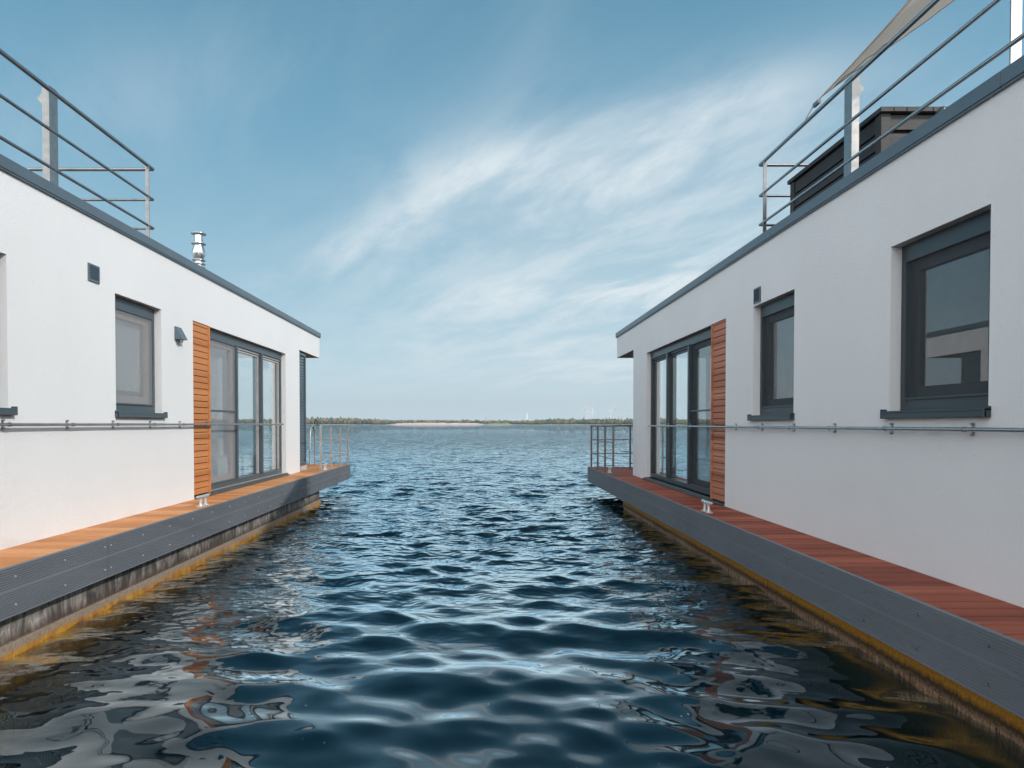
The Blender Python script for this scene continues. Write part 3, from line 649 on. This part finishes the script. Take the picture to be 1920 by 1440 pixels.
    for a, b in zip(jy[:-1], jy[1:]):
        sk = MB(); m_ = len(prof); a_, b_ = a+.004, b-.004
        vs = [(x(XE+u_), a_, z_) for u_, z_ in prof]+[(x(XE+u_), b_, z_) for u_, z_ in prof]
        sk.add(vs, [(i, (i+1) % m_, m_+(i+1) % m_, m_+i) for i in range(m_)]+[tuple(range(m_))[::-1], tuple(range(m_, 2*m_))])
        ns = max(2, round((b-a)/.53)); 
        for i in range(ns+1):
            yy = a+.045+(b-a-.09)*i/ns
            for zz in (zb+H*.22, zb+H*.78): sk.tube([(x(XE-.005), yy, zz), (x(XE+.006), yy, zz)], .008, 10, 1)
        part(sk, 'edge_board', ['wpc_grey', 'cleat_alu' if s < 0 else 'steel'])
    es = MB(); es.box(x(XE+.026), x(XW+W), YD, YD+.012, zb, DZ+.005); part(es, 'edge_board', 'wpc_grey')
    # concrete pontoon in panels
    HE = P['hend']; hu = MB(); hy = Y0+.1; hp = 1.62
    while hy < HE-.01:
        he = min(hy+hp, HE); hu.box(x(XH), x(XH+.3), hy+.003, he-.003, -.55, DZ-.03)
        if s < 0: hu.box(x(XH-.028), x(XH+.05), hy+.003, he-.003, -.60, .172)
        hy = he
    hu.box(x(XH+.01), x(XW+W-.1), Y0+.1, HE-.004, -.62, DZ-.2)
    part(hu, 'pontoon', P['hull'], bevel=.006)
    # cleats
    for (cx_, cy_) in P['cleats']:
        c = MB(); zc = DZ
        c.box(x(cx_-.035), x(cx_+.035), cy_-.11, cy_+.11, zc, zc+.014)
        for dy in (-.066, .066): c.tube([(x(cx_), cy_+dy*1.05, zc+.012), (x(cx_), cy_+dy, zc+.05), (x(cx_), cy_+dy, zc+.115)], .018, 10, radii=[.024, .017, .017])
        c.tube([(x(cx_), cy_-.165, zc+.128), (x(cx_), cy_-.14, zc+.122), (x(cx_), cy_, zc+.118), (x(cx_), cy_+.14, zc+.122), (x(cx_), cy_+.165, zc+.128)], .02, 12, radii=[.012, .02, .021, .02, .012])
        for dy in (-.07, .07):
            for du in (-.024, .024): c.tube([(x(cx_+du), cy_+dy, zc+.012), (x(cx_+du), cy_+dy, zc+.022)], .008, 6)
        part(c, 'mooring_cleat', 'cleat_alu')
    # terrace railing on the end of the deck
    XP = XE+.05; rz = P['rz']; ro = MB()
    yp = P['posts']
    ro.tube([(x(XP), yp[0], rz[0]), (x(XP), yp[-1], rz[0])], .021, 12); 
    ro.tube([(x(XP), yp[-1], rz[0]), (x(P['fr']), yp[-1], rz[0])], .021, 12)
    for zz in rz[1:]:
        ro.tube([(x(XP), yp[0], zz), (x(XP), yp[-1], zz)], .0105, 8); ro.tube([(x(XP), yp[-1], zz), (x(P['fr']), yp[-1], zz)], .0105, 8)
    rl = part(ro, 'deck_railing', P['railmat'])
    def dpost(xx, yy):
        p = MB(); p.box(x(xx-.021), x(xx+.021), yy-.007, yy+.007, DZ, rz[0]-.015); p.box(x(xx-.045), x(xx+.045), yy-.04, yy+.04, DZ, DZ+.010)
        for e in (-1, 1): p.add([(x(xx), yy+.007*e, DZ+.01), (x(xx), yy+.035*e, DZ+.01), (x(xx), yy+.007*e, DZ+.07)], [(0, 1, 2)])
        p.build('post', P['railmat'], rl)
    for yy in yp: dpost(XP, yy)
    xx = XP+.95
    while xx < P['fr']+.01: dpost(xx, yp[-1]); xx += .95
    # roof terrace railing: L-section posts, three rails
    XT = P['xt']; tz = (4.775, 4.415, 4.075); tp = P['tposts']; yc = tp[0]
    r_ = MB()
    for i, zz in enumerate(tz):
        ra = .0205 if i == 0 else .015
        r_.tube([(x(XT), Y0, zz), (x(XT), yc+.13, zz)], ra, 14); r_.tube([(x(XT-.0), yc+.13, zz-.002), (x(XT+4.6), yc+.13, zz-.002)], ra, 14)
    tr_ = part(r_, 'roof_railing', 'steel_polished' if s > 0 else 'steel')
    for i, yy in enumerate(tp):
        p = MB(); zb_ = 3.70
        if i == 0:
            p.box(x(XT-.02), x(XT+.02), yy-.006, yy+.006, zb_, tz[0]-.01)
            p.add([(x(XT+.02), yy, zb_), (x(XT+.05), yy, 3.86), (x(XT+.02), yy, 3.92)], [(0, 1, 2)])
            for zz in tz: p.tube([(x(XT), yy-.012, zz-.04), (x(XT), yy+.008, zz-.04)], .008, 8, 0)
        elif i % 2 == 0:      # plain flat bar with a flared foot
            p.box(x(XT-.004), x(XT+.064), yy-.005, yy+.005, zb_+.001, tz[0]+.035)
            p.add([(x(XT+.064), yy-.005, 3.71), (x(XT+.10), yy-.005, 3.71), (x(XT+.064), yy-.005, 4.0), (x(XT+.064), yy+.005, 3.71), (x(XT+.10), yy+.005, 3.71), (x(XT+.064), yy+.005, 4.0)], [(0, 1, 2), (5, 4, 3), (1, 4, 5, 2)])
        else:
            p.box(x(XT-.004), x(XT+.062), yy-.004, yy+.004, zb_, tz[0]+.035)
            p.box(x(XT-.004), x(XT+.004), yy+.004, yy+.115, zb_, tz[0]+.035)
            p.add([(x(XT+.062), yy, tz[0]-.03), (x(XT+.105), yy, tz[0]-.085), (x(XT+.062), yy, tz[0]-.14), (x(XT+.062), yy+.006, tz[0]-.03), (x(XT+.105), yy+.006, tz[0]-.085), (x(XT+.062), yy+.006, tz[0]-.14)], [(0, 1, 2), (5, 4, 3), (0, 1, 4, 3), (1, 2, 5, 4)])
        p.build('post', 'steel', tr_, .001)
    return hb, part, x

LEFT = dict(groove=.007, mesh='mesh_sunlit', frame='anthracite', thin='coping_metal', gap=.004, xw=3.83, xe=3.29, xh=3.41, dz=.74, label='white flat-roofed houseboat in sunlight with orange wood deck, metal flue on its roof', wallmat='render_white',
            win=[(4.20, 5.17), (6.69, 7.65)], door=(9.0, 12.46), panel=(8.48, 9.0), zt=3.105, zs=1.865, seams=[3.3, 8.2, 12.0], vent=(6.23, 6.41, 3.135, 3.305),
            lamp=(7.97, 8.12, 2.79, 2.955), zr=1.735, rend=12.1, clamps=[4.35, 5.10, 5.89, 6.62, 7.36, 8.08, 8.87, 9.88, 10.9, 12.05], deck='deck_orange', slat='slat_orange', sash='sash_grey',
            thr='anthracite', joints=[.7, 5.6, 10.47], zskirt=.392, hend=13.35, hull='hull_stained', cleats=[(3.40, 7.77), (3.44, 13.95)], zbar=1.925,
            rz=(1.715, 1.355, 1.01), posts=[13.2, 14.1, 14.98, 15.83], fr=4.15, railmat='galvanised', xt=3.93, tposts=[7.55, 5.85, 4.15, 2.45, .75])
RIGHT = dict(groove=.0045, mesh='mesh_shaded', frame='anthracite_shaded', thin='anthracite', gap=.014, xw=3.15, xe=2.61, xh=2.77, dz=.67, label='white flat-roofed houseboat in shade with red-brown deck and dark timber box on its roof', wallmat='render_shade_side',
             win=[(3.99, 4.96), (6.49, 7.47)], door=(8.83, 12.33), panel=(8.31, 8.83), zt=3.105, zs=1.835, seams=[3.9, 6.98, 11.9], vent=(7.27, 7.445, 3.128, 3.30),
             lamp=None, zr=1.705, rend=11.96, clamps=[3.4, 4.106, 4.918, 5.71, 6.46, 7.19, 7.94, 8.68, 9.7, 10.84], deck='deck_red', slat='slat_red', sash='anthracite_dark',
             thr='anthracite', joints=[.54, 5.49, 10.44], zskirt=.315, hend=12.6, hull='hull_algae', cleats=[(2.72, 7.75), (2.78, 14.0)], zbar=1.93,
             rz=(1.70, 1.36, 1.02), posts=[13.03, 13.9, 14.78, 15.65], fr=7.8, railmat='steel_dark', xt=3.25, tposts=[7.42, 5.68, 3.98, 2.28, .58])
hbL, partL, xL = houseboat(-1, LEFT)
hbR, partR, xR = houseboat(1, RIGHT)

# flue on the left roof
fc = (-4.6, 10.42, 3.68)
fl = MB(); fl.lathe(fc, [(.078, 0), (.078, .30), (.068, .301), (.068, .58)]); fo = partL(fl, 'flue', 'flue_steel')
ca = MB(); ca.lathe(fc, [(.068, .70), (.078, .74), (.105, .80), (.105, .86), (.082, .92), (.068, 1.0), (.066, 1.12)]); ca.build('cowl', 'flue_steel', fo)
for zz, rr in ((.585, .098), (.64, .104), (.70, .104), (.965, .112), (1.125, .118)):
    MB().lathe(fc, [(rr*.8, zz), (rr, zz+.004), (rr, zz+.014), (rr*.8, zz+.02)]).build('collar', 'flue_steel', fo)
MB().lathe(fc, [(.062, .60), (.062, .70)]).build('inner_pipe', 'flue_steel', fo)

# louvred shutter beside the left end glazing
lv = MB(); XS = -3.875; ya, yb = 13.42, 13.98; z0, z1 = .86, 3.25
lv.box(XS-.02, XS+.02, ya, ya+.03, z0, z1); lv.box(XS-.02, XS+.02, yb-.05, yb, z0, z1); lv.box(XS-.02, XS+.02, ya+.03, yb-.05, z0, z0+.05); lv.box(XS-.02, XS+.02, ya+.03, yb-.05, z1-.05, z1)
k = 0; zz = z0+.06
while zz < z1-.08:
    lv.add([(XS+.016, ya+.03, zz-.01), (XS+.016, yb-.05, zz-.01), (XS-.01, yb-.05, zz+.055), (XS-.01, ya+.03, zz+.055)], [(0, 1, 2, 3)]); zz += .062
partL(lv, 'louvre_shutter', 'anthracite')
lb = MB(); lb.box(XS-.05, XS+.03, ya, yb, .745, .84); partL(lb, 'shutter_base', 'soffit_grey', bevel=.004)
# swim ladder at the end of the left deck and chains across the gap
ld = MB()
for xx in (-4.20, -4.62):
    ld.tube([(xx, 15.55, .75), (xx, 15.56, 1.45), (xx, 15.65, 1.66), (xx, 15.85, 1.70), (xx, 15.98, 1.55), (xx, 16.0, 1.0), (xx, 16.0, -.7)], .019, 10)
for zz in (-.45, -.2, .05, .30, .55): ld.tube([(-4.20, 16.0, zz), (-4.62, 16.0, zz)], .016, 8)
partL(ld, 'swim_ladder', 'galvanised')
ch = MB()
for zz in (1.10, .82): ch.tube([(-4.66, 15.83, zz), (-7.0, 15.83, zz)], .013, 8)
ch.box(-7.02, -6.98, 15.81, 15.85, .74, 1.6); partL(ch, 'guard_bar', 'galvanised')
hk = MB(); hk.tube([(-3.40, 13.2, 1.72), (-3.41, 13.2, 1.80), (-3.44, 13.2, 1.835), (-3.47, 13.2, 1.80), (-3.46, 13.2, 1.74)], .014, 8); partL(hk, 'hook', 'anthracite_dark')

# dark timber box on the right roof
bx = empty('timber_box', (4.3, 6.45, 3.70)); setp(bx, 'dark stained slatted timber box on the roof terrace of the shaded houseboat', 'storage box')
XA, XB_, YA, YB, ZB, ZTp = 3.47, 5.1, 5.62, 7.27, 3.70, 4.49
b = MB()
for k in range(5):
    za = ZB+.02+k*.147
    for q0, q1 in ((XA+.012, XA+.034), (XB_-.034, XB_-.012)): MB().box(q0, q1, YA+.09, YB-.09, za, za+.129).build('side_board', 'black_timber', bx, .003)
for k in range(5):
    za = ZB+.02+k*.147
    for q0, q1 in ((YA+.012, YA+.034), (YB-.034, YB-.012)): MB().box(XA+.09, XB_-.09, q0, q1, za, za+(.129 if k != 3 else .115)).build('end_board', 'black_timber', bx, .003)
for xx in (XA, XB_-.085):
    for yy in (YA, YB-.085): MB().box(xx, xx+.085, yy, yy+.085, ZB, ZTp-.045).build('corner_post', 'black_timber', bx, .003)
b = MB(); xx = XA-.02
while xx < XB_: b.box(xx, xx+.108, YA-.03, YB+.03, ZTp-.042, ZTp); xx += .1135
b.build('top', 'black_timber', bx, .003)
MB().box(XA+.04, XB_-.04, YA+.04, YB-.04, ZB+.01, ZTp-.05).build('liner', 'black_gap', bx)

# dark tube leaning on the roof in front of the box
tb_ = MB(); tb_.tube([(3.56, 5.33, 3.70), (3.64, 5.26, 4.08), (3.70, 5.22, 4.25), (3.715, 5.21, 4.285), (3.722, 5.205, 4.298)], .03, 16, radii=[.034, .034, .033, .026, .010])
o = tb_.build('pole', 'black_tube'); setp(o, 'dark round-ended pole leaning in front of the timber box on the roof', 'pole')

# shade sail
def sail():
    A = Vector((3.30, 6.30, 4.93)); B = Vector((3.49, 4.9, 5.256)); C_ = Vector((4.80, 5.0, 5.88))
    n = 26; vs = []; fs = []; idx = {}
    for i in range(n+1):
        for j in range(n+1-i):
            a, b_ = i/n, j/n; c_ = 1-a-b_
            p = A*c_+B*a+C_*b_
            cen = (A+B+C_)/3; e = 4*(a*b_*(.5)+b_*c_*1.0+a*c_*.55)          # concave edges, slight belly
            edge = min(a, b_, c_); pull = .10*(1-min(1, edge*6))*(4*(a*b_+b_*c_+a*c_))*.8
            p = p+(cen-p)*pull + Vector((0, 0, -.10*27*a*b_*c_))
            idx[i, j] = len(vs); vs.append(p)
    for i in range(n):
        for j in range(n-i):
            fs.append((idx[i, j], idx[i+1, j], idx[i, j+1]))
            if j < n-i-1: fs.append((idx[i+1, j], idx[i+1, j+1], idx[i, j+1]))
    t = empty('shade_sail', A); setp(t, 'beige triangular shade sail rising above the roof railing of the shaded houseboat', 'shade sail')
    m = MB(); m.add(vs, fs, 0, True); cl_ = m.build('cloth', 'sail_cloth', t)
    sd = cl_.modifiers.new('thickness', 'SOLIDIFY'); sd.thickness = .0015
    for key in ([(i, 0) for i in range(n+1)], [(0, j) for j in range(n+1)], [(i, n-i) for i in range(n+1)]):
        MB().tube([vs[idx[k_]] for k_ in key], .006, 6).build('hem', 'sail_cloth', t)
    for f_ in (.30, .62):
        pts = []
        for k_ in range(2, n+1):
            j = int(round(f_*k_)); pts.append(vs[idx[k_-j, j]]+Vector((0, 0, -.004)))
        MB().tube(pts, .0035, 5).build('seam', 'sail_hem', t)
    MB().tube([A, A+Vector((-.03, .10, -.05)), A+Vector((-.045, .20, -.12))], .006, 6).build('tie_rope', 'sail_cloth', t)
    MB().box(A.x-.03, A.x+.0, A.y-.0, A.y+.10, A.z-.055, A.z-.02).build('buckle', 'steel', t)
    for P_, Q_ in ((B, Vector((3.6, -1.6, 6.9))), (C_, Vector((7.2, 2.6, 7.6)))):
        MB().tube([P_, Q_], .006, 6).build('tie_rope', 'sail_cloth', t)
    for k_, (Q_, lab) in enumerate(((Vector((3.6, -1.6, 6.9)), 'slim steel mast by the near roof railing holding the shade sail'), (Vector((7.2, 2.6, 7.6)), 'slim steel mast in the middle of the roof holding the shade sail'))):
        m_ = MB().tube([(Q_.x+.03, Q_.y, 3.70), (Q_.x+.03, Q_.y, Q_.z+.1)], .03, 14).build('mast', 'steel', pivot='base'); setp(m_, lab, 'mast')
sail()

# unseen sail and masts added above the frame to shadow the opposite deck edge
def shadow_sail():
    P1, P2, P3 = Vector((6.0, 6.43, 7.9)), Vector((6.1, 2.95, 6.85)), Vector((6.05, 6.4, 6.35))
    n = 10; vs = []; idx = {}; fs = []
    for i in range(n+1):
        for j in range(n+1-i):
            a, b_ = i/n, j/n; c_ = 1-a-b_; idx[i, j] = len(vs); vs.append(P1*c_+P2*a+P3*b_+Vector((.3*27*a*b_*c_, 0, 0)))
    for i in range(n):
        for j in range(n-i):
            fs.append((idx[i, j], idx[i+1, j], idx[i, j+1]))
            if j < n-i-1: fs.append((idx[i+1, j], idx[i+1, j+1], idx[i, j+1]))
    t = empty('shade_sail', P1); setp(t, 'unseen beige sail added high above the roof terrace to shadow the opposite deck edge', 'shade sail')
    o = MB().add(vs, fs, 0, True).build('cloth', 'sail_cloth', t); sd = o.modifiers.new('thickness', 'SOLIDIFY'); sd.thickness = .003
    for P_, Q_ in ((P2, Vector((6.2, 2.2, 6.8))), (P1, Vector((6.03, 6.5, 7.9))), (P3, Vector((6.06, 6.5, 6.35)))): MB().tube([P_, Q_], .008, 6).build('tie_rope', 'sail_cloth', t)
    for (xx, yy, zz, lab) in ((6.05, 6.52, 8.0, 'tall steel mast added behind the timber box, holding the unseen shadow sail'), (6.2, 2.15, 6.95, 'steel mast added at the near end of the unseen shadow sail')):
        m_ = MB().tube([(xx, yy, 3.70), (xx, yy, zz)], .035, 14).build('mast', 'steel', pivot='base'); setp(m_, lab, 'mast')
shadow_sail()

# dry reed stalk standing in the water near the camera
rd = MB().tube([(.70, 2.78, .10), (.72, 2.83, .02), (.745, 2.88, -.03), (.80, 2.95, -.25)], .003, 6, radii=[.0012, .003, .0035, .004])
o = rd.build('reed_stalk', 'reed_dry'); setp(o, 'thin dry reed stalk poking out of the water near the bottom edge', 'reed')

# far air
hz = MB().box(-7600, 7600, -7600, 7600, -11.5, 240).build('haze', 'shore_ground')
q = Mat('air'); pv = q.n('ShaderNodeVolumePrincipled', {'Color': (.80, .88, .95), 'Density': HAZE, 'Anisotropy': .2}); q.L.new(pv.outputs[0], q.out.inputs[1])
hz.data.materials[0] = M['air']; setp(hz, kind='stuff')
